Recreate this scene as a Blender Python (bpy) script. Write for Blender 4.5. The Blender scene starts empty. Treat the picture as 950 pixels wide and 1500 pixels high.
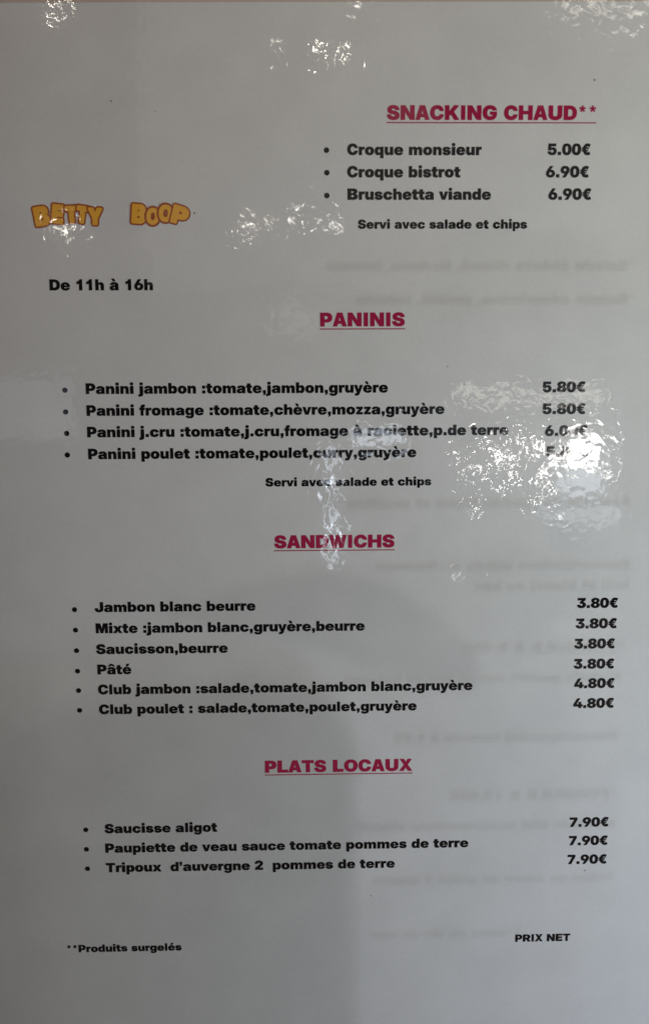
import bpy, math
from mathutils import Matrix, Vector, geometry

scene = bpy.context.scene
COL = scene.collection
S = 0.85e-3            # one page unit (mm on the measured page) in metres, page is A4
BASE = 0.178           # height of the page centre above the table top

# the page stands upright: u runs right, v runs up, n comes out of the page towards the reader
PAGE = Matrix(((1, 0, 0, 0), (0, 0, -1, 0), (0, 1, 0, BASE), (0, 0, 0, 1)))

def page_point(u, v, n):
    return PAGE @ Vector((u, v, n))

# ---------------------------------------------------------------- camera
CAM = Vector((-5.2744, 34.0195, 267.7963)) * S          # page coordinates, metres
cam_rot = Matrix(((0.9997786, 0.0078144, -0.0195348),
                  (-0.0052919, 0.9920164, 0.1259981),
                  (0.0203635, -0.1258668, 0.9918381)))
cam_data = bpy.data.cameras.new('camera')
cam = bpy.data.objects.new('camera', cam_data)
COL.objects.link(cam)
cam_data.sensor_fit = 'VERTICAL'
cam_data.sensor_height = 24
cam_data.angle = math.radians(64)
cam_data.clip_start = 0.005
cam_data.clip_end = 50
cam.matrix_world = PAGE @ (Matrix.Translation(CAM) @ cam_rot.to_4x4())
cam_data.dof.use_dof = True
cam_data.dof.focus_distance = 0.236
cam_data.dof.aperture_fstop = 7.0
scene.camera = cam

# ---------------------------------------------------------------- world, view
world = bpy.data.worlds.new('World')
scene.world = world
world.use_nodes = True
bg = world.node_tree.nodes['Background']
bg.inputs['Color'].default_value = (0.9, 0.85, 0.8, 1)
bg.inputs['Strength'].default_value = 0.006
vs = scene.view_settings
vs.view_transform = 'Standard'
vs.look = 'None'
vs.exposure = 0.0
vs.gamma = 1.0

# ---------------------------------------------------------------- lamps
def lamp(name, pos, aim, size, watt, color=(1, 1, 1), size_y=None):
    d = bpy.data.lights.new(name, 'AREA')
    d.shape = 'RECTANGLE'
    d.size = size
    d.size_y = size_y or size
    d.energy = watt
    d.color = color
    o = bpy.data.objects.new(name, d)
    COL.objects.link(o)
    p, a = page_point(*pos), page_point(*aim)
    o.location = p
    o.rotation_euler = (a - p).to_track_quat('-Z', 'Y').to_euler()
    return o

# daylight from a window behind the menu on the right, glowing through the paper
lamp('window_light', (0.30, 0.10, -0.28), (0.02, 0, 0), 0.18, 0.43, (0.97, 0.98, 0.95))
lamp('window_light', (0.30, -0.17, -0.28), (0.02, -0.02, 0), 0.18, 0.54, (0.57, 0.68, 1.0))
# fill lamps added on the reader's side: warm above, cooler right and below
lamp('fill_light', (0.42, 0.02, 0.16), (0.08, -0.02, 0), 0.12, 1.28, (0.88, 0.98, 0.80))
lamp('fill_light', (0.30, -0.16, 0.13), (0.06, -0.12, 0), 0.1, 0.46, (0.32, 0.50, 1.0))
lamp('fill_light', (0.02, 0.60, 0.30), (0.0, 0.05, 0), 0.2, 0.40, (1.0, 0.30, 0.10))

# bright panes and added glint lights far behind the reader, mirrored in the glossy film
def mirrored_lamp(name, u, v, w, h, radiance, color=(1, 1, 1)):
    far = {'wide_glow': 0.92, 'glint_light': 0.80}.get(name, 0.86)
    k = (far + CAM.z) / CAM.z
    x = CAM.x + (u * S - CAM.x) * k
    y = CAM.y + (v * S - CAM.y) * k
    w, h = w * S * k, h * S * k
    lamp(name, (x, y, far), (x, y, 0), w, radiance * math.pi * w * h, color, h)

# name, centre u, centre v, width, height (as mirrored on the page), radiance, colour
MIRRORED = [
    ('bright_pane', 84.9, 19.4, 10.7, 9.5, 46, (1, 0.97, 0.93)),
    ('pale_pane', 84.4, 9.5, 13.4, 7.8, 7, (0.78, 0.87, 1)),
    ('warm_pane', 67.7, 37.1, 47.7, 3.8, 5, (1, 0.95, 0.82)),
    ('blue_pane', 17.1, 24.8, 17.4, 5.0, 9, (0.78, 0.87, 1)),
    ('tube_lamp', 2.9, 2.5, 1.6, 39.8, 12, (0.78, 0.87, 1)),
    ('warm_pane', 87.0, 155.6, 27.6, 3.8, 6, (1, 0.95, 0.82)),
    ('blue_pane', 84.4, -1.8, 26.4, 6.2, 3, (0.78, 0.87, 1)),
    ('wide_glow', -9.8, 119.1, 92.3, 95.8, 0.45, (1, 0.95, 0.82)),
    ('wide_glow', -156.4, 34.4, 152.5, 18.6, 0.9, (0.78, 0.87, 1)),
    ('wide_glow', 64.6, 24.7, 66.7, 73.8, 0.5, (0.78, 0.87, 1)),  # added panel, lays a pale veil over the right side
    ('wide_glow', 72.0, 104.5, 85.3, 30.9, 0.4, (1, 0.97, 0.93)),  # added panel for the haze at upper right
    ('wide_glow', -9.2, 61.2, 15.9, 7.5, 1.0, (1, 0.95, 0.82)),
    ('glint_light', 51.8, 21.0, 2.5, 1.9, 60, (1, 0.97, 0.93)),  # this kind is added, to make bright flecks in the film
    ('glint_light', 60.6, 18.0, 1.7, 1.6, 60, (1, 0.97, 0.93)),
    ('glint_light', 70.7, 20.9, 1.7, 3.8, 60, (1, 0.97, 0.93)),
    ('glint_light', 69.8, 9.7, 2.0, 1.9, 60, (1, 0.97, 0.93)),
    ('glint_light', 75.1, 6.7, 1.7, 1.6, 60, (1, 0.97, 0.93)),
    ('glint_light', 59.7, 7.5, 1.4, 1.6, 60, (1, 0.97, 0.93)),
    ('glint_light', 46.1, 11.0, 1.1, 1.9, 38, (1, 0.97, 0.93)),
    ('glint_light', 48.5, 0.8, 1.1, 2.2, 38, (1, 0.97, 0.93)),
    ('glint_light', 96.6, 21.4, 1.4, 2.2, 50, (1, 0.97, 0.93)),
    ('glint_light', 77.6, -1.1, 2.8, 1.1, 38, (1, 0.97, 0.93)),
    ('glint_light', 44.4, -22.2, 1.7, 1.4, 15, (1, 0.97, 0.93)),
    ('glint_light', -82.0, 152.6, 1.9, 1.4, 80, (1, 0.95, 0.82)),
    ('glint_light', -79.0, 156.7, 2.4, 0.7, 45, (1, 0.95, 0.82)),
    ('glint_light', -78.7, 153.4, 0.9, 0.9, 75, (1, 0.95, 0.82)),
    ('glint_light', -13.7, 145.0, 1.5, 1.4, 45, (1, 0.95, 0.82)),
    ('glint_light', -0.3, 143.5, 2.3, 1.9, 80, (1, 0.95, 0.82)),
    ('glint_light', 6.8, 141.5, 1.5, 1.4, 80, (1, 0.95, 0.82)),
    ('glint_light', 10.6, 157.8, 1.8, 1.4, 80, (1, 0.95, 0.82)),
    ('glint_light', -83.3, 90.0, 2.2, 2.0, 80, (1, 0.95, 0.82)),
    ('glint_light', -78.9, 91.7, 1.2, 1.2, 78, (1, 0.95, 0.82)),
    ('glint_light', -81.7, 86.7, 1.0, 1.0, 60, (1, 0.95, 0.82)),
    ('glint_light', -24.2, 91.2, 1.3, 1.7, 55, (1, 0.95, 0.82)),
    ('glint_light', -16.5, 91.2, 0.8, 1.2, 50, (1, 0.95, 0.82)),
    ('glint_light', -7.5, 94.7, 1.5, 1.5, 60, (1, 0.97, 0.93)),
    ('glint_light', 0.3, 92.6, 1.7, 1.5, 60, (1, 0.97, 0.93)),
    ('glint_light', 3.9, 91.2, 1.1, 1.9, 60, (1, 0.97, 0.93)),
    ('glint_light', 2.7, 9.0, 0.8, 3.8, 36, (0.78, 0.87, 1)),
    ('glint_light', 3.1, -6.9, 0.8, 3.8, 36, (0.78, 0.87, 1)),
    ('glint_light', 79.5, 156.7, 3.6, 0.9, 12, (1, 0.95, 0.82)),
    ('glint_light', 96.5, 154.8, 5.1, 1.2, 12, (1, 0.95, 0.82)),
    ('glint_light', 76.4, 17.0, 2.0, 2.2, 60, (1, 0.97, 0.93)),
    ('glint_light', 73.1, 13.0, 1.7, 2.2, 60, (1, 0.97, 0.93)),
    ('glint_light', 64.9, 24.3, 1.9, 1.6, 55, (1, 0.97, 0.93)),
    ('glint_light', 56.1, 17.2, 1.9, 1.6, 60, (1, 0.97, 0.93)),
    ('glint_light', 63.0, 10.8, 1.4, 2.2, 60, (1, 0.97, 0.93)),
    ('glint_light', 50.6, 13.2, 1.4, 2.2, 50, (1, 0.97, 0.93)),
    ('glint_light', 43.3, 17.3, 1.4, 1.6, 50, (1, 0.97, 0.93)),
    ('glint_light', 92.6, 12.9, 1.7, 1.6, 50, (1, 0.97, 0.93)),
    ('glint_light', 68.9, 2.9, 1.7, 1.6, 50, (1, 0.97, 0.93)),
    ('glint_light', 43.3, 17.3, 1.4, 1.6, 50, (1, 0.97, 0.93)),
    ('glint_light', 60.7, 13.1, 1.7, 2.2, 55, (1, 0.97, 0.93)),
    ('glint_light', 56.1, 18.7, 1.9, 1.6, 60, (1, 0.97, 0.93)),
    ('glint_light', 65.0, 22.0, 1.9, 1.6, 55, (1, 0.97, 0.93)),
    ('glint_light', 93.5, 12.9, 1.7, 1.6, 50, (1, 0.97, 0.93)),
    ('glint_light', -23.9, 88.3, 0.8, 0.8, 60, (1, 0.95, 0.82)),
    ('glint_light', 75.8, 16.1, 2.2, 2.4, 60, (1, 0.97, 0.93)),
]
for args in MIRRORED:
    mirrored_lamp(*args)

# ---------------------------------------------------------------- measured page content
GLYPHS = {
    ' ': '333|',
    '(': '389|45,292 45,372q 77,546q 133,703q 170,760 348,760 315,686q 269,526q 244,366q 244,292 244,229q 265,105q 310,-40q 348,-134 170,-134 108,-35q 45,182q',
    ')': '389|41,-134 80,-40q 124,105q 145,229q 145,292 145,366q 120,526q 74,686q 41,760 219,760 256,703q 311,546q 344,372q 344,292 344,182q 281,-35q 219,-134',
    '*': '556|246,560 226,725 330,725 310,560;268,530 105,562 137,660 288,590;304,541 223,396 139,457 252,579;304,579 417,457 333,396 252,541;268,590 419,660 451,562 288,530',
    ',': '333|68,190 265,190 262,0 238,-70 190,-122 108,-150 92,-100 128,-75 146,-40 150,0 68,0',
    '.': '333|68,190 265,190 265,0 68,0',
    '0': '667|333,-10 229,-10q 92,78q 25,242q 25,358 25,474q 92,638q 229,726q 333,726 437,726q 575,638q 641,474q 641,358 641,242q 575,78q 438,-10q;333,148 370,148q 416,190q 437,284q 437,358 437,433q 416,527q 370,569q 333,569 297,569q 250,527q 230,433q 230,358 230,284q 250,190q 297,148q',
    '1': '667|274,470 214,435 160,414 110,400 110,560 205,590 265,630 300,676 318,722 478,722 478,0 274,0',
    '2': '667|52,0 52,140 332,360 360,383q 400,422q 422,463q 422,488 422,516q 397,554q 355,576q 326,576 298,576q 255,554q 232,513q 232,483 37,483 37,558q 109,667q 239,726q 326,726 417,726q 549,672q 621,572q 621,505 621,464q 585,382q 492,284q 406,216 335,160 335,155 629,155 629,0',
    '3': '667|331,-10 238,-10q 101,49q 25,152q 24,219 230,219 231,198q 257,165q 303,147q 331,147 361,147q 403,167q 426,207q 426,233 426,257q 399,296q 351,319q 320,319 220,319 220,438 372,556 372,560 63,560 63,717 611,717 611,576 351,375 351,420 436,432q 568,385q 642,285q 642,218 642,147q 560,45q 419,-10q',
    '4': '667|9,111 9,263 277,717 472,717 210,268 210,263 658,263 658,111;374,0 374,157 383,225 383,447 566,447 566,0',
    '5': '667|329,-10 242,-10q 108,48q 31,152q 30,219 229,219 229,194q 256,158q 302,138q 329,138 360,138q 407,163q 433,209q 433,240 433,272q 407,319q 360,345q 329,345 296,345q 242,314q 229,289 49,322 79,717 584,717 584,560 246,560 232,403 236,403 253,435q 340,478q 397,478 448,478q 533,444q 596,382q 631,297q 631,246 631,171q 556,56q 420,-10q',
    '6': '667|337,-10 259,-10q 121,45q 36,155q 36,236 36,297q 85,409q 124,466 302,717 502,717 279,404 209,404 220,419q 272,449q 345,470q 392,470 462,470q 569,417q 630,317q 630,246 630,167q 554,53q 422,-10q;335,138 366,138q 413,164q 441,210q 441,239 441,269q 413,315q 366,342q 335,342 306,342q 259,315q 232,269q 232,239 232,210q 259,164q 306,138q',
    '7': '667|105,0 400,556 400,560 54,560 54,717 612,717 612,560 315,0',
    '8': '667|333,-10 242,-10q 99,44q 18,137q 18,194 18,238q 64,312q 144,361q 192,368 192,373 128,384q 44,472q 44,532 44,588q 120,676q 250,726q 333,726 416,726q 547,676q 621,588q 621,532 621,472q 538,384q 474,373 474,368 522,361q 602,312q 648,238q 648,194 648,137q 567,44q 424,-10q;333,124 362,124q 407,147q 432,186q 432,212 432,236q 407,274q 362,296q 333,296 304,296q 260,275q 234,236q 234,212 234,186q 260,147q 304,124q;333,431 359,431q 398,451q 422,487q 422,509 422,532q 398,566q 359,586q 333,586 307,586q 268,566q 245,532q 245,509 245,487q 268,451q 307,431q',
    '9': '667|329,726 408,726q 545,672q 630,562q 630,480 630,420q 582,307q 542,251 365,0 164,0 388,312 457,312 447,297q 395,267q 321,247q 275,247 205,247q 97,299q 36,400q 36,471 36,549q 112,664q 245,726q;331,579 301,579q 253,553q 226,507q 226,477 226,448q 253,402q 301,375q 331,375 361,375q 408,402q 435,448q 435,477 435,507q 408,553q 361,579q',
    ':': '333|68,190 265,190 265,0 68,0;68,519 265,519 265,330 68,330',
    'A': '778|22,0 252,717 517,717 755,0 537,0 454,278 428,368q 381,563q 360,659 404,659 384,563q 343,368q 317,278 238,0;193,138 193,283 585,283 585,138',
    'B': '778|55,0 55,717 422,717 518,717q 651,673q 717,592q 717,538 717,498q 677,432q 603,389q 554,381 554,373 608,371q 698,329q 751,253q 751,203 751,144q 679,52q 546,0q 454,0;284,155 392,155 450,155q 509,192q 509,228 509,253q 481,289q 431,307q 396,307 284,307;284,427 379,427 409,427q 455,443q 481,473q 481,495 481,528q 425,563q 382,563 284,563',
    'C': '778|400,-10 296,-10q 131,75q 35,239q 35,358 35,478q 133,642q 299,726q 400,726 471,726q 590,690q 680,620q 736,520q 744,455 536,455 533,478q 513,515q 479,543q 435,556q 407,556 355,556q 283,509q 247,421q 247,358 247,293q 284,204q 355,160q 406,160 434,160q 478,174q 512,201q 533,238q 537,262 745,262 741,216q 695,121q 608,40q 484,-10q',
    'D': '778|352,0 138,0 138,165 343,165 402,165q 484,199q 527,284q 527,358 527,432q 483,517q 399,552q 337,552 135,552 135,717 349,717 470,717q 646,630q 740,470q 740,358 740,246q 646,86q 471,0q;263,717 263,0 51,0 51,717',
    'E': '722|55,0 55,717 673,717 673,559 287,559 287,438 641,438 641,286 287,286 287,157 670,157 670,0',
    'F': '667|54,0 54,717 638,717 638,559 279,559 279,398 602,398 602,245 279,245 279,0',
    'G': '833|432,-10 315,-10q 137,80q 38,244q 38,357 38,475q 144,640q 323,726q 431,726 502,726q 624,690q 719,623q 777,534q 783,480 563,480 558,498q 536,527q 504,547q 461,556q 435,556 380,556q 303,510q 262,422q 262,359 262,296q 300,207q 377,160q 434,160 484,160q 550,185q 582,233q 582,266 621,262 437,262 437,400 793,400 793,301 793,203q 700,64q 537,-10q',
    'H': '833|52,0 52,717 271,717 271,444 562,444 562,717 781,717 781,0 562,0 562,288 271,288 271,0',
    'I': '389|91,716 298,716 298,0 91,0',
    'J': '667|320,-10 177,-10q 22,111q 22,225 22,269 243,269 243,221 243,181q 283,142q 320,142 357,142q 396,181q 396,222 396,717 614,717 614,226 614,112q 462,-10q',
    'K': '833|216,125 216,290 238,335q 280,408q 336,483q 379,533 537,717 793,717 460,348 439,356;52,0 52,717 268,717 268,562 263,357 268,262 268,0;553,0 361,288 498,430 809,0',
    'L': '667|55,0 55,717 288,717 288,157 635,157 635,0',
    'M': '944|46,0 46,717 354,717 419,492 427,464q 448,368q 469,259q 486,159q 491,124 454,124 459,159q 476,259q 497,368q 517,464q 526,492 590,717 898,717 898,0 701,0 701,277 701,301q 703,383q 706,480q 709,578q 709,619 720,619 711,574q 689,475q 666,381q 645,303q 637,277 554,0 391,0 307,277 299,303q 277,381q 253,475q 230,574q 221,619 235,619 235,578q 238,480q 241,383q 243,301q 243,277 243,0',
    'N': '833|51,0 51,717 283,717 471,435 495,399q 538,326q 577,237q 597,179 579,179 577,218q 568,320q 563,420q 563,454 563,717 782,717 782,0 550,0 374,262 345,306q 300,384q 259,471q 232,527 253,527 257,477q 266,376q 270,291q 270,262 270,0',
    'O': '833|417,-10 311,-10q 138,75q 37,239q 37,358 37,478q 138,642q 311,726q 417,726 523,726q 695,642q 796,478q 796,358 796,238q 695,75q 523,-10q;417,160 470,160q 542,205q 578,293q 578,358 578,423q 542,511q 470,556q 417,556 364,556q 292,511q 255,423q 255,358 255,293q 292,205q 364,160q',
    'P': '722|52,0 52,717 396,717 485,717q 620,654q 694,539q 694,463 694,386q 619,274q 481,213q 390,213 183,213 183,363 344,363 384,363q 438,388q 468,432q 468,463 468,493q 438,538q 384,560q 344,560 269,560 269,0',
    'R': '778|55,0 55,717 419,717 514,717q 656,658q 735,550q 735,473 735,396q 655,291q 509,236q 412,236 193,236 193,388 365,388 406,388q 464,405q 495,442q 495,473 495,504q 464,543q 406,560q 365,560 284,560 284,0;512,0 306,329 551,329 763,0',
    'S': '722|372,-9 269,-9q 116,46q 31,163q 30,252 234,252 236,220q 269,174q 327,151q 369,151 403,151q 450,166q 474,194q 474,212 474,228q 451,252q 399,273q 354,281 275,296 171,316q 51,414q 51,498 51,566q 132,669q 275,726q 370,726 465,726q 605,668q 680,562q 681,492 475,492 473,528q 422,566q 370,566 337,566q 294,553q 274,528q 274,512 274,494q 296,470q 343,451q 381,443 444,431 510,419q 604,377q 663,322q 692,252q 692,212 692,141q 615,42q 472,-9q',
    'T': '722|28,559 28,717 693,717 693,559 465,559 465,0 257,0 257,559',
    'U': '833|415,-9 308,-9q 144,56q 54,176q 54,258 54,717 282,717 282,274 282,240q 316,189q 377,160q 415,160 456,160q 516,189q 551,240q 551,274 551,717 779,717 779,258 779,176q 688,56q 524,-9q',
    'W': '1000|199,0 20,717 225,717 278,438 288,386q 305,262q 321,138q 329,85 293,85 302,138q 320,262q 338,386q 349,438 409,717 591,717 651,438 662,386q 680,262q 698,138q 707,85 671,85 679,138q 694,262q 712,386q 721,438 775,717 980,717 801,0 595,0 528,292 511,367q 491,543q 476,623 524,623 506,543q 490,368q 472,292 405,0',
    'X': '778|22,0 333,438 333,290 51,717 278,717 336,623 356,589q 384,527q 407,472q 421,448 361,448 376,472q 399,527q 428,589q 448,623 507,717 728,717 455,301 455,440 756,0 523,0 444,123 425,154q 403,196q 387,229q 375,247 402,247 391,229q 374,195q 352,154q 332,123 249,0',
    'Y': '778|294,0 294,249 22,717 255,717 360,500 375,471q 398,409q 410,369 380,369 392,409q 412,471q 426,500 524,717 756,717 492,249 492,0',
    'a': '667|226,-9 168,-9q 77,25q 27,91q 27,142 27,185q 61,246q 122,283q 203,304q 251,307 303,311q 364,319q 392,337q 392,353 392,355 392,368q 374,387q 344,396q 323,396 303,396q 268,386q 246,366q 242,350 45,367 54,410q 121,482q 240,524q 326,524 391,524q 496,498q 571,452q 611,391q 611,355 611,0 406,0 406,73 401,73 383,44q 331,9q 266,-9q;297,109 322,109q 366,127q 394,159q 394,183 394,226 385,223q 365,217q 343,213q 320,210q 306,208 280,204q 249,189q 234,167q 234,154 234,139q 250,119q 278,109q',
    'b': '667|413,-7 374,-7q 312,18q 268,59q 257,85 252,85 252,0 52,0 52,717 254,717 254,427 257,427 268,453q 311,498q 374,524q 415,524 472,524q 572,469q 635,353q 635,258 635,169q 575,51q 474,-7q;339,137 367,137q 406,165q 426,220q 426,258 426,297q 406,352q 367,381q 339,381 311,381q 271,352q 249,297q 249,258 249,221q 271,166q 311,137q',
    'c': '667|345,-10 248,-10q 107,58q 33,178q 33,257 33,337q 107,457q 248,524q 345,524 408,524q 510,496q 585,445q 629,373q 635,327 436,301 431,322q 417,354q 395,374q 367,385q 348,385 321,385q 278,357q 254,301q 254,258 254,216q 278,158q 321,130q 348,130 367,130q 395,140q 417,162q 432,195q 436,216 635,191 629,144q 585,71q 510,19q 408,-10q',
    'd': '667|253,-7 193,-7q 92,51q 31,169q 31,258 31,353q 95,469q 195,524q 251,524 293,524q 356,498q 399,453q 409,427 412,427 412,717 615,717 615,0 414,0 414,85 409,85 398,59q 354,18q 293,-7q;327,137 355,137q 395,166q 417,221q 417,258 417,297q 395,352q 355,381q 327,381 300,381q 260,352q 240,297q 240,258 240,220q 260,165q 300,137q',
    'e': '667|343,-10 247,-10q 108,54q 33,173q 33,257 33,337q 108,457q 244,524q 338,524 406,524q 516,487q 594,418q 636,320q 636,258 636,216 100,216 100,318 535,318 435,296 435,328q 413,371q 371,393q 340,393 308,393q 266,371q 245,328q 245,296 245,222 245,188q 271,143q 317,121q 347,121 369,121q 405,132q 431,152q 437,166 627,142 613,96q 536,27q 419,-10q',
    'f': '389|365,518 365,382 9,382 9,518;89,0 89,533 89,608q 134,706q 214,751q 269,751 304,751q 369,741q 384,737 359,581 348,584q 323,589q 312,589 288,589q 269,563q 269,541 269,0',
    'g': '667|321,-212 243,-212q 128,-174q 58,-107q 49,-61 227,-36 230,-51q 255,-72q 294,-82q 320,-82 368,-82q 416,-41q 416,1 416,89 402,89 392,63q 351,26q 291,7q 253,7 193,7q 92,58q 31,169q 31,258 31,353q 95,469q 196,524q 252,524 294,524q 357,498q 401,453q 411,427 415,427 415,518 616,518 616,20 616,-55q 542,-159q 409,-212q;327,138 356,138q 395,167q 416,221q 416,258 416,297q 395,352q 356,381q 327,381 300,381q 260,352q 239,297q 239,258 239,220q 260,167q 300,138q',
    'h': '667|253,291 253,0 51,0 51,717 248,717 248,385 238,385 257,444q 343,524q 420,524 480,524q 568,474q 617,386q 617,330 617,0 414,0 414,291 414,329q 372,374q 334,374 309,374q 273,354q 253,317q',
    'i': '333|56,0 56,518 277,518 277,0;165,578 120,578q 57,635q 57,676 57,718q 120,770q 165,770 210,770q 274,718q 274,676 274,635q 210,578q',
    'j': '333|56,518 277,518 277,-19 277,-88q 209,-168q 88,-200q 7,-200 -38,-200 -38,-59 -14,-59 27,-59q 56,-37q 56,-15;166,578 122,578q 57,635q 57,676 57,718q 122,770q 166,770 212,770q 276,718q 276,676 276,635q 212,578q',
    'l': '333|70,716 263,716 263,0 70,0',
    'm': '1000|53,0 53,518 243,518 257,377 242,377 256,430q 310,495q 382,524q 421,524 484,524q 559,452q 582,363 560,363 575,422q 637,493q 718,524q 761,524 817,524q 900,481q 948,402q 948,349 948,0 739,0 739,301 739,336q 701,374q 669,374 648,374q 616,356q 599,324q 599,301 599,0 401,0 401,301 401,336q 363,374q 331,374 309,374q 278,356q 261,324q 261,301 261,0',
    'n': '667|253,291 253,0 51,0 51,518 240,518 245,385 238,385 257,444q 343,524q 420,524 480,524q 568,474q 617,386q 617,330 617,0 414,0 414,291 414,329q 372,374q 334,374 309,374q 273,354q 253,317q',
    'o': '667|334,-10 239,-10q 104,58q 32,178q 32,257 32,337q 104,457q 239,524q 334,524 429,524q 563,457q 635,337q 635,257 635,178q 563,58q 429,-10q;334,130 361,130q 400,160q 422,218q 422,258 422,299q 400,356q 361,385q 334,385 306,385q 267,356q 245,299q 245,258 245,218q 267,160q 306,130q',
    'p': '667|52,-200 52,518 252,518 252,427 257,427 268,453q 311,498q 374,524q 415,524 472,524q 572,469q 635,353q 635,258 635,169q 575,51q 474,-7q 413,-7 374,-7q 312,18q 268,59q 257,85 254,85 254,-200;339,137 367,137q 406,165q 426,220q 426,258 426,297q 406,352q 367,381q 339,381 311,381q 271,352q 249,297q 249,258 249,221q 271,166q 311,137q',
    'q': '667|615,-200 412,-200 412,85 409,85 398,59q 354,18q 293,-7q 253,-7 193,-7q 92,51q 31,169q 31,258 31,353q 95,469q 195,524q 251,524 293,524q 356,498q 399,453q 409,427 414,427 414,518 615,518;327,137 355,137q 395,166q 417,221q 417,258 417,297q 395,352q 355,381q 327,381 300,381q 260,352q 240,297q 240,258 240,220q 260,165q 300,137q',
    'r': '444|51,0 51,518 246,518 246,418 252,418 267,474q 334,524q 378,524 391,524q 416,520q 429,517 429,358 413,363q 370,368q 355,368 325,368q 278,343q 252,299q 252,269 252,0',
    's': '611|304,-10 228,-10q 109,30q 36,104q 26,155 215,180 225,150q 271,117q 314,117 344,117q 377,134q 377,149 377,164q 346,181q 313,187 212,204 126,218q 39,295q 39,356 39,410q 103,484q 220,524q 301,524 376,524q 489,488q 558,422q 566,374 387,351 380,376q 336,400q 306,400 280,400q 242,383q 242,367 242,356q 264,335q 296,330 411,311 499,297q 584,228q 584,172 584,116q 512,35q 387,-10q',
    't': '444|411,518 411,382 11,382 11,518;88,660 306,660 306,166 306,150q 326,134q 347,134 357,134q 395,138q 401,139 427,7 389,-2q 324,-8q 294,-8 191,-8q 88,72q 88,149',
    'u': '667|247,-7 188,-7q 100,44q 51,132q 51,188 51,518 253,518 253,227 253,189q 295,144q 333,144 359,144q 395,164q 414,201q 414,227 414,518 617,518 617,0 428,0 423,133 429,133 410,74q 324,-7q',
    'v': '611|193,0 6,518 205,518 274,282 288,229q 311,119q 323,56 294,56 305,119q 328,228q 342,282 409,518 605,518 417,0',
    'x': '667|12,0 240,338 240,193 23,518 249,518 285,452 308,411q 348,323q 368,282 298,282 320,322q 363,411q 388,452 427,518 647,518 425,193 425,338 655,0 432,0 383,82 359,122q 315,212q 295,254 365,254 344,212q 302,122q 279,82 232,0',
    'y': '611|48,-185 89,-49 114,-56 145,-64q 190,-57q 210,-32q 205,-16 200,0 6,518 204,518 272,282 286,228q 303,120q 315,56 281,56 293,120q 319,229q 335,282 410,518 605,518 389,-49 373,-92q 319,-163q 232,-204q 165,-204 134,-204q 70,-194q',
    'z': '556|53,0 53,102 277,374 277,375 59,375 59,518 495,518 495,404 291,144 291,141 503,141 503,0',
    'à': '667|226,-9 168,-9q 77,25q 27,91q 27,142 27,185q 61,246q 122,283q 203,304q 251,307 303,311q 364,319q 392,337q 392,353 392,355 392,368q 374,387q 344,396q 323,396 303,396q 268,386q 246,366q 242,350 45,367 54,410q 121,482q 240,524q 326,524 391,524q 496,498q 571,452q 611,391q 611,355 611,0 406,0 406,73 401,73 383,44q 331,9q 266,-9q;297,109 322,109q 366,127q 394,159q 394,183 394,226 385,223q 365,217q 343,213q 320,210q 306,208 280,204q 249,189q 234,167q 234,154 234,139q 250,119q 278,109q;265,590 146,761 334,761 409,590',
    'â': '667|226,-9 168,-9q 77,25q 27,91q 27,142 27,185q 61,246q 122,283q 203,304q 251,307 303,311q 364,319q 392,337q 392,353 392,355 392,368q 374,387q 344,396q 323,396 303,396q 268,386q 246,366q 242,350 45,367 54,410q 121,482q 240,524q 326,524 391,524q 496,498q 571,452q 611,391q 611,355 611,0 406,0 406,73 401,73 383,44q 331,9q 266,-9q;297,109 322,109q 366,127q 394,159q 394,183 394,226 385,223q 365,217q 343,213q 320,210q 306,208 280,204q 249,189q 234,167q 234,154 234,139q 250,119q 278,109q;258,590 77,590 77,593 259,761 412,761 594,593 594,590 413,590 336,679',
    'è': '667|343,-10 247,-10q 108,54q 33,173q 33,257 33,337q 108,457q 244,524q 338,524 406,524q 516,487q 594,418q 636,320q 636,258 636,216 100,216 100,318 535,318 435,296 435,328q 413,371q 371,393q 340,393 308,393q 266,371q 245,328q 245,296 245,222 245,188q 271,143q 317,121q 347,121 369,121q 405,132q 431,152q 437,166 627,142 613,96q 536,27q 419,-10q;264,590 147,761 332,761 406,590',
    'é': '667|343,-10 247,-10q 108,54q 33,173q 33,257 33,337q 108,457q 244,524q 338,524 406,524q 516,487q 594,418q 636,320q 636,258 636,216 100,216 100,318 535,318 435,296 435,328q 413,371q 371,393q 340,393 308,393q 266,371q 245,328q 245,296 245,222 245,188q 271,143q 317,121q 347,121 369,121q 405,132q 431,152q 437,166 627,142 613,96q 536,27q 419,-10q;262,590 337,761 522,761 404,590',
    'ê': '667|343,-10 247,-10q 108,54q 33,173q 33,257 33,337q 108,457q 244,524q 338,524 406,524q 516,487q 594,418q 636,320q 636,258 636,216 100,216 100,318 535,318 435,296 435,328q 413,371q 371,393q 340,393 308,393q 266,371q 245,328q 245,296 245,222 245,188q 271,143q 317,121q 347,121 369,121q 405,132q 431,152q 437,166 627,142 613,96q 536,27q 419,-10q;258,590 79,590 79,593 259,761 409,761 589,593 589,590 411,590 335,679',
    '’': '278|42,716 222,716 222,546 200,480 150,425 70,400 56,450 85,465 106,500 110,546 42,546',
    '€': '667|525,474 491,393 30,393 59,474;456,323 416,239 30,239 59,323;618,668 550,516 541,519q 510,538q 463,554q 433,554 394,554q 338,517q 310,430q 310,357 310,283q 338,197q 394,161q 433,161 463,161q 509,177q 539,196q 547,200 616,49 578,20q 486,-10q 433,-10 341,-10q 199,76q 119,239q 119,357 119,475q 199,639q 341,726q 433,726 488,726q 580,696q',
}
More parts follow.
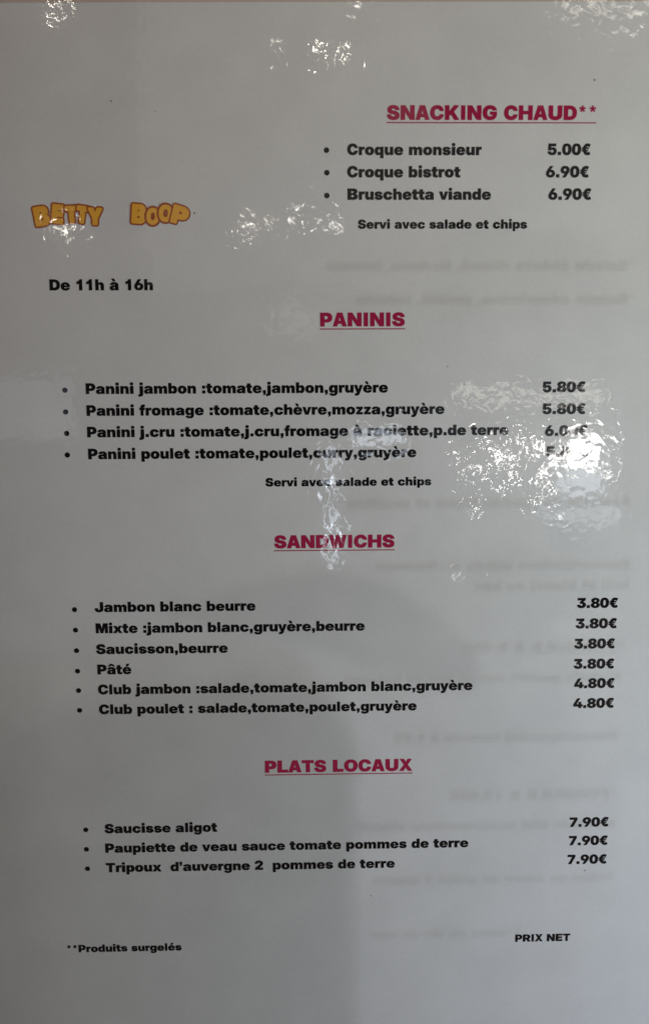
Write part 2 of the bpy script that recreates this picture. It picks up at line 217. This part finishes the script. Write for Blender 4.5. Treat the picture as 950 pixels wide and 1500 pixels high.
HEADINGS = [
    ('SNACKING CHAUD**', 20.09, 85.3, 122.88),
    ('PANINIS', -0.99, 25.96, 59.96),
    ('SANDWICHS', -16.56, 23.05, -11.94),
    ('PLATS LOCAUX', -20.73, 29.59, -89.89),
]
NOTES = [
    ('Servi avec salade et chips', 11.05, 64.59, 90.14),
    ('De 11h à 16h', -86.39, -54.0, 71.4),
    ('Servi avec salade et chips', -19.2, 35.09, 8.61),
    ('**Produits surgelés', -90.99, -51.08, -155.17),
    ('PRIX NET', 66.78, 86.28, -154.19),
]
SECTIONS = [
    [
        (('Croque monsieur', 7.74, 49.71, 112.38), ('5.00€', 70.58, 83.95, 112.42), (1.24, 113.8)),
        (('Croque bistrot', 7.73, 43.16, 105.7), ('6.90€', 70.24, 83.65, 105.69), (1.31, 107.07)),
        (('Bruschetta viande', 7.82, 52.88, 98.95), ('6.90€', 71.19, 84.65, 98.93), (1.28, 100.19)),
    ],
    [
        (('Panini jambon :tomate,jambon,gruyère', -76.35, 20.67, 38.9), ('5.80€', 71.05, 84.91, 38.72), (-83.06, 40.13)),
        (('Panini fromage :tomate,chèvre,mozza,gruyère', -76.42, 39.07, 31.92), ('5.80€', 71.25, 85.16, 31.67), (-83.16, 33.16)),
        (('Panini j.cru :tomate,j.cru,fromage à raclette,p.de terre', -76.49, 60.1, 25.01), ('6.00€', 72.24, 86.08, 24.56), (-83.14, 26.26)),
        (('Panini poulet :tomate,poulet,curry,gruyère', -76.45, 30.06, 17.93), ('5.80€', 72.78, 86.66, 17.74), (-83.23, 19.31)),
    ],
    [
        (('Jambon blanc beurre', -76.41, -23.21, -32.95), ('3.80€', 84.76, 98.42, -33.22), (-83.14, -32.06)),
        (('Mixte :jambon blanc,gruyère,beurre', -76.36, 13.21, -40.18), ('3.80€', 84.54, 98.35, -40.29), (-83.11, -39.05)),
        (('Saucisson,beurre', -76.53, -32.72, -47.34), ('3.80€', 84.3, 97.93, -47.29), (-83.07, -46.09)),
        (('Pâté', -76.36, -65.16, -54.37), ('3.80€', 84.31, 97.98, -54.34), (-83.04, -53.18)),
        (('Club jambon :salade,tomate,jambon blanc,gruyère', -76.41, 49.84, -61.34), ('4.80€', 84.77, 98.36, -61.2), (-82.98, -59.95)),
        (('Club poulet : salade,tomate,poulet,gruyère', -76.34, 30.93, -68.29), ('4.80€', 84.65, 98.41, -68.22), (-82.94, -66.88)),
    ],
    [
        (('Saucisse aligot', -76.16, -37.65, -111.03), ('7.90€', 84.76, 98.3, -111.28), (-82.66, -109.68)),
        (('Paupiette de veau sauce tomate pommes de terre', -76.2, 49.4, -118.17), ('7.90€', 84.74, 98.2, -118.11), (-82.72, -116.81)),
        (('Tripoux  d’auvergne 2  pommes de terre', -76.24, 23.79, -125.35), ('7.90€', 84.48, 98.11, -125.1), (-82.66, -123.98)),
    ],
]
REVERSE = [
    ('*Salade chèvre chaud, lardons, tomate', 100.72, 77.17, 4.66),
    ('*Salade césarienne, poulet, tomate', 101.17, 66.72, 4.66),
    ('Assiette de jambon blanc et crudités', 102.63, 1.25, 4.66),
    ('Dessert(crème soirée ou fromage', 102.83, -19.71, 4.66),
    ('buil et blanc) ou bac', 102.9, -26.71, 4.66),
    ('*FORMULE A 9.90€', 101.95, -48.45, 5.3),
    ('A(choix panini) cru ou sec et boisson', 101.89, -58.52, 4.66),
    ('Dessert(panini) formule à 9.90', 101.33, -79.43, 4.66),
    ('*FORMULE A 13.50€', 101.72, -100.74, 5.3),
    ('Au choix plat local(saucisse aligot)', 102.38, -111.31, 4.66),
    ('Crêpe au sucre ou glace 2 boules', 101.97, -131.17, 4.66),
    ('1 verre de vin ou eau', 69.63, -151.55, 4.66),
]
SPECKS = [(84.5, 134.7, 0.30), (40.0, 47.1, 0.22), (45.6, 41.4, 0.22), (-65.0, 128.2, 0.25), (15.6, -135.8, 0.22), (90.7, -127.6, 0.25), (-51.5, 125.2, 0.15), (0.8, -58.2, 0.12)]

# ---------------------------------------------------------------- materials
def film_normal(nt):
    """Normal of the crinkled laminating film, from page coordinates only."""
    N, L = nt.nodes, nt.links
    tc = N.new('ShaderNodeTexCoord')
    mp = N.new('ShaderNodeMapping')
    mp.inputs['Scale'].default_value = (1 / S, 1 / S, 1 / S)
    L.new(tc.outputs['Object'], mp.inputs['Vector'])
    def noise(scale, detail, dist=0.0):
        n = N.new('ShaderNodeTexNoise')
        n.noise_dimensions = '2D'
        n.inputs['Scale'].default_value = scale
        n.inputs['Detail'].default_value = detail
        n.inputs['Distortion'].default_value = dist
        L.new(mp.outputs['Vector'], n.inputs['Vector'])
        return n.outputs['Fac']
    def math_(op, a, b):
        m = N.new('ShaderNodeMath')
        m.operation = op
        for i, x in enumerate((a, b)):
            if isinstance(x, (int, float)):
                m.inputs[i].default_value = x
            else:
                L.new(x, m.inputs[i])
        return m.outputs[0]
    ramp = N.new('ShaderNodeMapRange')
    ramp.inputs['From Min'].default_value = 0.38
    ramp.inputs['From Max'].default_value = 0.66
    ramp.inputs['To Min'].default_value = FILM['calm']
    ramp.inputs['To Max'].default_value = 1.0
    L.new(noise(0.045, 2.0), ramp.inputs['Value'])
    fine = math_('MULTIPLY', noise(FILM['fine_scale'], 0.6, 0.8), ramp.outputs[0])
    fine = math_('MULTIPLY', fine, FILM['fine'])
    wide = math_('MULTIPLY', noise(0.035, 1.0), FILM['wide'])
    b = N.new('ShaderNodeBump')
    b.inputs['Strength'].default_value = 1.0
    b.inputs['Distance'].default_value = 1e-5
    L.new(math_('ADD', fine, wide), b.inputs['Height'])
    return b.outputs['Normal']

FILM = dict(fine=3.6, fine_scale=0.27, calm=0.5, wide=4.0)

def filmed(name, color, translucent=0.0, back=(1, 1, 1), grain=False, rough=0.013):
    """A matt surface under clear glossy film; some light may pass through it."""
    m = bpy.data.materials.new(name)
    m.use_nodes = True
    nt = m.node_tree
    N, L = nt.nodes, nt.links
    N.clear()
    out = N.new('ShaderNodeOutputMaterial')
    d = N.new('ShaderNodeBsdfDiffuse')
    d.inputs['Color'].default_value = (*color, 1)
    base = d.outputs[0]
    if grain:
        tc = N.new('ShaderNodeTexCoord')
        n = N.new('ShaderNodeTexNoise')
        n.inputs['Scale'].default_value = 900
        n.inputs['Detail'].default_value = 5
        n.inputs['Roughness'].default_value = 0.7
        L.new(tc.outputs['Object'], n.inputs['Vector'])
        n2 = N.new('ShaderNodeTexNoise')
        n2.inputs['Scale'].default_value = 70
        n2.inputs['Detail'].default_value = 4
        L.new(tc.outputs['Object'], n2.inputs['Vector'])
        add = N.new('ShaderNodeMath'); add.operation = 'ADD'
        L.new(n.outputs['Fac'], add.inputs[0]); L.new(n2.outputs['Fac'], add.inputs[1])
        r = N.new('ShaderNodeMapRange')
        r.inputs['From Min'].default_value = 0.7
        r.inputs['From Max'].default_value = 1.3
        r.inputs['To Min'].default_value = 0.93
        r.inputs['To Max'].default_value = 1.05
        L.new(add.outputs[0], r.inputs['Value'])
        mul = N.new('ShaderNodeMix'); mul.data_type = 'RGBA'; mul.blend_type = 'MULTIPLY'
        mul.inputs['Factor'].default_value = 1.0
        mul.inputs['A'].default_value = (*color, 1)
        L.new(r.outputs[0], mul.inputs['B'])
        L.new(mul.outputs['Result'], d.inputs['Color'])
    if translucent:
        t = N.new('ShaderNodeBsdfTranslucent')
        t.inputs['Color'].default_value = (*back, 1)
        mx = N.new('ShaderNodeMixShader')
        mx.inputs[0].default_value = translucent
        L.new(base, mx.inputs[1]); L.new(t.outputs[0], mx.inputs[2])
        base = mx.outputs[0]
    nrm = film_normal(nt)
    fr = N.new('ShaderNodeFresnel')
    fr.inputs['IOR'].default_value = 1.5
    L.new(nrm, fr.inputs['Normal'])
    g = N.new('ShaderNodeBsdfGlossy')
    g.inputs['Roughness'].default_value = rough
    L.new(nrm, g.inputs['Normal'])
    mx = N.new('ShaderNodeMixShader')
    hz = N.new('ShaderNodeBsdfGlossy')
    hz.inputs['Roughness'].default_value = 0.10
    L.new(nrm, hz.inputs['Normal'])
    gm = N.new('ShaderNodeMixShader')
    gm.inputs[0].default_value = 0.2
    L.new(g.outputs[0], gm.inputs[1]); L.new(hz.outputs[0], gm.inputs[2])
    L.new(fr.outputs[0], mx.inputs[0]); L.new(base, mx.inputs[1]); L.new(gm.outputs[0], mx.inputs[2])
    L.new(mx.outputs[0], out.inputs['Surface'])
    return m

def plain(name, color, rough=0.6, noise=0.0, scale=8):
    m = bpy.data.materials.new(name)
    m.use_nodes = True
    nt = m.node_tree
    p = nt.nodes['Principled BSDF']
    p.inputs['Base Color'].default_value = (*color, 1)
    p.inputs['Roughness'].default_value = rough
    if noise:
        n = nt.nodes.new('ShaderNodeTexNoise')
        n.inputs['Scale'].default_value = scale
        n.inputs['Detail'].default_value = 6
        r = nt.nodes.new('ShaderNodeValToRGB')
        for e, k in zip(r.color_ramp.elements, (1 - noise, 1 + noise)):
            e.color = (*[c * k for c in color], 1)
        nt.links.new(n.outputs['Fac'], r.inputs['Fac'])
        nt.links.new(r.outputs['Color'], p.inputs['Base Color'])
    return m

def veil(name, tint, clear):
    """Thin print or added light blocker that lets part of the light straight through."""
    m = plain(name, (0.03, 0.03, 0.03), 0.9)
    nt = m.node_tree
    t = nt.nodes.new('ShaderNodeBsdfTransparent')
    t.inputs['Color'].default_value = (*tint, 1)
    mx = nt.nodes.new('ShaderNodeMixShader')
    mx.inputs[0].default_value = clear
    nt.links.new(nt.nodes['Principled BSDF'].outputs[0], mx.inputs[1])
    nt.links.new(t.outputs[0], mx.inputs[2])
    nt.links.new(mx.outputs[0], nt.nodes['Material Output'].inputs['Surface'])
    return m

def clear_film(name):
    m = bpy.data.materials.new(name)
    m.use_nodes = True
    nt = m.node_tree
    N, L = nt.nodes, nt.links
    N.clear()
    out = N.new('ShaderNodeOutputMaterial')
    t = N.new('ShaderNodeBsdfTransparent')
    t.inputs['Color'].default_value = (0.93, 0.93, 0.93, 1)
    g = N.new('ShaderNodeBsdfGlossy')
    g.inputs['Roughness'].default_value = 0.05
    L.new(film_normal(nt), g.inputs['Normal'])
    d = N.new('ShaderNodeBsdfDiffuse')
    d.inputs['Color'].default_value = (0.74, 0.62, 0.55, 1)
    milky = N.new('ShaderNodeMixShader')
    milky.inputs[0].default_value = 0.75
    L.new(t.outputs[0], milky.inputs[1]); L.new(d.outputs[0], milky.inputs[2])
    fr = N.new('ShaderNodeFresnel')
    mx = N.new('ShaderNodeMixShader')
    L.new(fr.outputs[0], mx.inputs[0]); L.new(milky.outputs[0], mx.inputs[1]); L.new(g.outputs[0], mx.inputs[2])
    L.new(mx.outputs[0], out.inputs['Surface'])
    return m

M_PAPER = filmed('laminated_paper', (0.80, 0.795, 0.785), 0.30, (0.86, 0.85, 0.82), grain=True)
M_INK = filmed('black_ink', (0.011, 0.0105, 0.0115))
M_RED = filmed('crimson_ink', (0.40, 0.018, 0.075))
M_ORANGE = filmed('orange_ink', (0.88, 0.44, 0.06))
M_BROWN = filmed('rust_ink', (0.36, 0.085, 0.03))
M_SPECK = filmed('grey_speck', (0.22, 0.19, 0.18))
M_BACKINK = veil('reverse_ink', (0.75, 0.66, 0.52), 0.5)
M_THIN_BLOCKER = veil('thin_blocker', (0.92, 0.92, 0.94), 0.76)
M_CLEAR = clear_film('clear_film')
M_BLOCKER = plain('dark_blocker', (0.10, 0.09, 0.085), 0.9)
M_WALL = plain('brown_wall', (0.25, 0.20, 0.17), 0.9, 0.15, 6)
M_TABLE = plain('brown_table', (0.16, 0.11, 0.08), 0.5, 0.3, 14)

# ---------------------------------------------------------------- setting
def mesh_obj(name, verts, faces, mat, parent=None, kind=None):
    me = bpy.data.meshes.new(name)
    me.from_pydata(verts, [], faces)
    me.materials.append(mat)
    o = bpy.data.objects.new(name, me)
    COL.objects.link(o)
    if parent:
        o.parent = parent
    if kind:
        o['kind'] = kind
    return o

def slab(name, lo, hi, mat, kind):
    x0, y0, z0 = lo
    x1, y1, z1 = hi
    v = [(x, y, z) for x in (x0, x1) for y in (y0, y1) for z in (z0, z1)]
    f = [(0, 1, 3, 2), (4, 6, 7, 5), (0, 4, 5, 1), (2, 3, 7, 6), (0, 2, 6, 4), (1, 5, 7, 3)]
    return mesh_obj(name, v, f, mat, kind=kind)

slab('wall', (-2.5, 0.62, -0.75), (2.5, 0.70, 1.8), M_WALL, 'structure')
slab('tabletop', (-1.1, -0.55, -0.03), (1.1, 0.55, 0.0), M_TABLE, 'structure')

# ---------------------------------------------------------------- the menu
menu = bpy.data.objects.new('laminated_menu', None)
COL.objects.link(menu)
menu.matrix_world = PAGE
menu['label'] = 'glossy laminated white menu sheet with black dish lines and crimson headings'
menu['category'] = 'menu'

PX0, PX1, PY0, PY1 = -123.5, 123.5, -191.5, 157.0
def grid(name, x0, x1, y0, y1, n, nx, ny, mat, tilt=0.0):
    v, f = [], []
    for j in range(ny + 1):
        for i in range(nx + 1):
            x = x0 + (x1 - x0) * i / nx
            y = y0 + (y1 - y0) * j / ny
            if j == ny:
                y += tilt * x
            curl = max(0.0, -90.0 - x) ** 2 * 0.0015      # the left edge bends away a little
            v.append((x * S, y * S, (n - curl) * S))
    for j in range(ny):
        for i in range(nx):
            a = j * (nx + 1) + i
            f.append((a, a + 1, a + nx + 2, a + nx + 1))
    return mesh_obj(name, v, f, mat, menu)

paper = grid('paper', PX0, PX1, PY0, PY1, 0.0, 90, 34, M_PAPER, 0.006)
for p in paper.data.polygons:
    p.use_smooth = True

def frame_ring(name, inner, outer, n0, n1, mat):
    (a0, a1, b0, b1), (c0, c1, d0, d1) = inner, outer
    v, f = [], []
    for n in (n0, n1):
        v += [(x * S, y * S, n * S) for x, y in
              ((a0, b0), (a1, b0), (a1, b1 + .006 * a1), (a0, b1 + .006 * a0), (c0, d0), (c1, d0), (c1, d1), (c0, d1))]
    for i in range(4):
        j = (i + 1) % 4
        f.append((8 + i, 8 + 4 + i, 8 + 4 + j, 8 + j)[::-1])
    return mesh_obj(name, v, f, mat, menu)
frame_ring('laminate_edge', (PX0, PX1, PY0, PY1), (PX0 - 6, PX1 + 6, PY0 - 6, PY1 + 7), -0.1, 0.0, M_CLEAR)

# ---------------------------------------------------------------- lettering
def parse(code):
    adv, body = code.split('|')
    cs = []
    if body:
        for c in body.split(';'):
            pts = []
            for p in c.split(' '):
                on = not p.endswith('q')
                x, y = p.rstrip('q').split(',')
                pts.append((int(x), int(y), on))
            cs.append(pts)
    return int(adv), cs

def flatten(c, n=4):
    P = []
    for i, a in enumerate(c):
        b = c[(i + 1) % len(c)]
        P.append(a)
        if not a[2] and not b[2]:
            P.append(((a[0] + b[0]) / 2, (a[1] + b[1]) / 2, True))
    k = next(i for i, p in enumerate(P) if p[2])
    P = P[k:] + P[:k]
    out = []
    for i, p in enumerate(P):
        if p[2]:
            out.append((p[0], p[1]))
        else:
            a, b = P[i - 1], P[(i + 1) % len(P)]
            for s in range(1, n):
                t = s / n
                out.append(tuple((1 - t) ** 2 * a[d] + 2 * t * (1 - t) * p[d] + t * t * b[d] for d in (0, 1)))
    return out

def fill(contours):
    """Triangles of the non-zero winding interior of a set of closed contours."""
    vs, es = [], []
    for c in contours:
        k = len(vs)
        vs += [Vector(p) for p in c]
        es += [(k + i, k + (i + 1) % len(c)) for i in range(len(c))]
    ov, _, of, *_ = geometry.delaunay_2d_cdt(vs, es, [], 0, 1e-4)
    faces = []
    for f in of:
        cx = sum(ov[i].x for i in f) / len(f)
        cy = sum(ov[i].y for i in f) / len(f)
        w = 0
        for c in contours:
            ax, ay = c[-1]
            for bx, by in c:
                if (ay <= cy) != (by <= cy):
                    if ax + (cy - ay) * (bx - ax) / (by - ay) > cx:
                        w += 1 if by > ay else -1
                ax, ay = bx, by
        if w:
            faces.append(tuple(f))
    return [(p.x, p.y) for p in ov], faces

def grown(contours, r):
    out = list(contours)
    for c in contours:
        for i, a in enumerate(c):
            b = c[(i + 1) % len(c)]
            dx, dy = b[0] - a[0], b[1] - a[1]
            l = math.hypot(dx, dy)
            if l > 1e-6:
                nx, ny = -dy / l * r, dx / l * r
                q = [(a[0] - nx, a[1] - ny), (b[0] - nx, b[1] - ny), (b[0] + nx, b[1] + ny), (a[0] + nx, a[1] + ny)]
                out.append(q[::-1])
            out.append([(a[0] + r * math.cos(k * math.pi / 5), a[1] + r * math.sin(k * math.pi / 5)) for k in range(10)][::-1])
    return out

def thicken(c, w):
    """Ink spread: every outline point moved outwards by w (ink lies right of its outline)."""
    c = [p for i, p in enumerate(c) if math.dist(p, c[i - 1]) > 0.5]
    out = []
    for i, p in enumerate(c):
        a, b = c[i - 1], c[(i + 1) % len(c)]
        l1, l2 = math.dist(a, p), math.dist(p, b)
        n1 = (-(p[1] - a[1]) / l1, (p[0] - a[0]) / l1)
        n2 = (-(b[1] - p[1]) / l2, (b[0] - p[0]) / l2)
        k = max(0.5, 1 + n1[0] * n2[0] + n1[1] * n2[1])
        out.append((p[0] + w * (n1[0] + n2[0]) / k, p[1] + w * (n1[1] + n2[1]) / k))
    return out

GL = {}
def glyph(ch):
    if ch not in GL:
        if ch == ' ':
            GL[ch] = (333, [], ([], []))
        else:
            adv, cs = parse(GLYPHS[ch])
            cs = [flatten(c) for c in cs]
            bold = [thicken(c, 5 if ch == '*' else 17) for c in cs]
            GL[ch] = (adv, cs, fill(bold))
    return GL[ch]

def extent(text):
    x, lo, hi = 0, 1e9, -1e9
    for ch in text:
        adv, cs, _ = glyph(ch)
        if cs:
            xs = [p[0] for c in cs for p in c]
            lo, hi = min(lo, x + min(xs)), max(hi, x + max(xs))
        x += adv
    return lo, hi

def text_mesh(name, text, x0, x1, y, em, mat, parent, n=0.05, mirror=False):
    lo, hi = extent(text)
    k = (x1 - x0) / (hi - lo) if x1 is not None else em / 1000
    ky = em / 1000
    v, f, x = [], [], -lo
    for ch in text:
        adv, _, (gv, gf) = glyph(ch)
        b = len(v)
        for px, py in gv:
            u = (x + px) * k
            u = x0 - u if mirror else x0 + u
            v.append((u * S, (y + py * ky) * S, n * S))
        f += [tuple(b + i for i in (t[::-1] if mirror else t)) for t in gf]
        x += adv
    return mesh_obj(name, v, f, mat, parent)

def disc(name, x, y, r, mat, parent, n=0.05, ry=None):
    v = [((x + r * math.cos(a * math.pi / 12)) * S, (y + (ry or r) * math.sin(a * math.pi / 12)) * S, n * S) for a in range(24)]
    return mesh_obj(name, v, [tuple(range(24))], mat, parent)

def bar(name, x0, x1, y, h, mat, parent, n=0.05):
    v = [(x0 * S, y * S, n * S), (x1 * S, y * S, n * S), (x1 * S, (y + h) * S, n * S), (x0 * S, (y + h) * S, n * S)]
    return mesh_obj(name, v, [(0, 1, 2, 3)], mat, parent)

for text, x0, x1, y in HEADINGS:
    h = text_mesh('heading', text, x0, x1, y, 5.85, M_RED, menu)
    h['label'] = 'crimson underlined heading ' + text.strip('*')
    bar('underline', x0 - 0.2, x1 + 0.2, y - 1.05, 0.34, M_RED, h)
for sec in SECTIONS:
    for (t, x0, x1, y), (p, p0, p1, py), (bx, by) in sec:
        r = text_mesh('menu_line', t, x0, x1, y, 4.62, M_INK, menu)
        r['label'] = 'bold black dish line starting ' + ' '.join(t.replace(':', ' ').split()[:2])
        text_mesh('price', p, p0, p1, py, 4.68, M_INK, r)
        disc('bullet', bx, by, 0.86, M_INK, r)
for t, x0, x1, y in NOTES:
    em = 4.62 if t.startswith('De') else 3.77
    o = text_mesh('note', t, x0, x1, y, em, M_INK, menu)
    o['label'] = 'small black note ' + t.strip('*')
for t, x, y, em in REVERSE:
    text_mesh('reverse_line', t, x, None, y, em, M_BACKINK, menu, n=-1.5, mirror=True)

# unseen shapes added behind the sheet, cut to shade it from the window light
def blocker(name, outline, gap, slope, thick, mat):
    nv = len(outline)
    v = [(u * S, y * S, (-gap - max(0.0, 40.0 - u) * slope - d) * S) for d in (0.0, thick) for u, y in outline]
    f = [tuple(range(nv)), tuple(range(2 * nv - 1, nv - 1, -1))]
    f += [(i, i + nv, (i + 1) % nv + nv, (i + 1) % nv) for i in range(nv)]
    return mesh_obj(name, v, f, mat, menu)
blocker('light_blocker', [(-80.0, -56.8), (-39.6, -51.5), (-5.6, -48.0), (6.3, -53.9), (13.3, -61.9), (16.6, -71.6), (18.3, -82.5), (18.2, -191.6), (-86.0, -188.7)], 3.6, 0.22, 1.2, M_BLOCKER)  # added blocker that darkens the lower left of the page
blocker('thin_light_blocker', [(-47.3, -29.4), (-29.1, -25.4), (-8.6, -20.0), (9.6, -18.8), (25.5, -23.1), (41.6, -34.5), (53.3, -45.7), (57.7, -55.3), (53.6, -61.7), (42.0, -60.6), (30.3, -55.7), (18.7, -50.8), (2.6, -44.9), (-15.7, -40.2), (-36.2, -37.6), (-47.5, -35.2)], 4.5, 0.0, 0.2, M_THIN_BLOCKER)  # added blocker for the fainter finger-shaped dark band

# bouncing outlined name letters of the logo (only the lettering; the figure is left out)
# letter, centre u, centre v, width, height, lean (degrees, clockwise positive)
LOGO = [('B', -87.87, 94.05, 4.2, 5.4, -9), ('E', -82.89, 94.67, 3.1, 5.3, 6), ('T', -78.60, 94.56, 3.2, 4.6, -3), ('T', -75.21, 94.46, 3.3, 4.8, 9), ('Y', -71.29, 93.94, 4.0, 4.7, 2), ('B', -57.63, 94.65, 3.9, 5.4, 5), ('O', -53.29, 93.93, 3.7, 4.9, 6), ('O', -49.27, 94.85, 4.0, 5.0, 6), ('P', -44.74, 94.23, 4.7, 5.1, 16)]
for i, (ch, cu, cv, w, h, lean) in enumerate(LOGO):
    cs = glyph(ch)[1]
    xs = [p[0] for c in cs for p in c]; ys = [p[1] for c in cs for p in c]
    ox, oy = (min(xs) + max(xs)) / 2, (min(ys) + max(ys)) / 2
    kx, ky = w / (max(xs) - min(xs)), h / (max(ys) - min(ys))
    a = math.radians(-lean)
    def put(p):
        x, y = (p[0] - ox) * kx, (p[1] - oy) * ky
        return (cu + x * math.cos(a) - y * math.sin(a), cv + x * math.sin(a) + y * math.cos(a))
    cs = [[put(p) for p in c] for c in cs]
    if ch != 'O':
        inner = grown(cs, 0.28)
    else:
        inner = grown(cs, 0.14)
    ov, of = fill(grown(cs, 0.78))
    iv, jf = fill(inner)
    z = 0.05 + 0.012 * i
    o = mesh_obj('logo_letter', [(x * S, y * S, z * S) for x, y in ov], of, M_BROWN, menu)
    o['label'] = 'orange cartoon letter with rust outline'
    mesh_obj('letter_fill', [(x * S, y * S, (z + 0.006) * S) for x, y in iv], jf, M_ORANGE, o)

disc('speck', -40.3, 94.9, 0.35, M_SPECK, menu, ry=0.25)
for u, v, r in SPECKS:
    disc('speck', u, v, r, M_SPECK, menu)
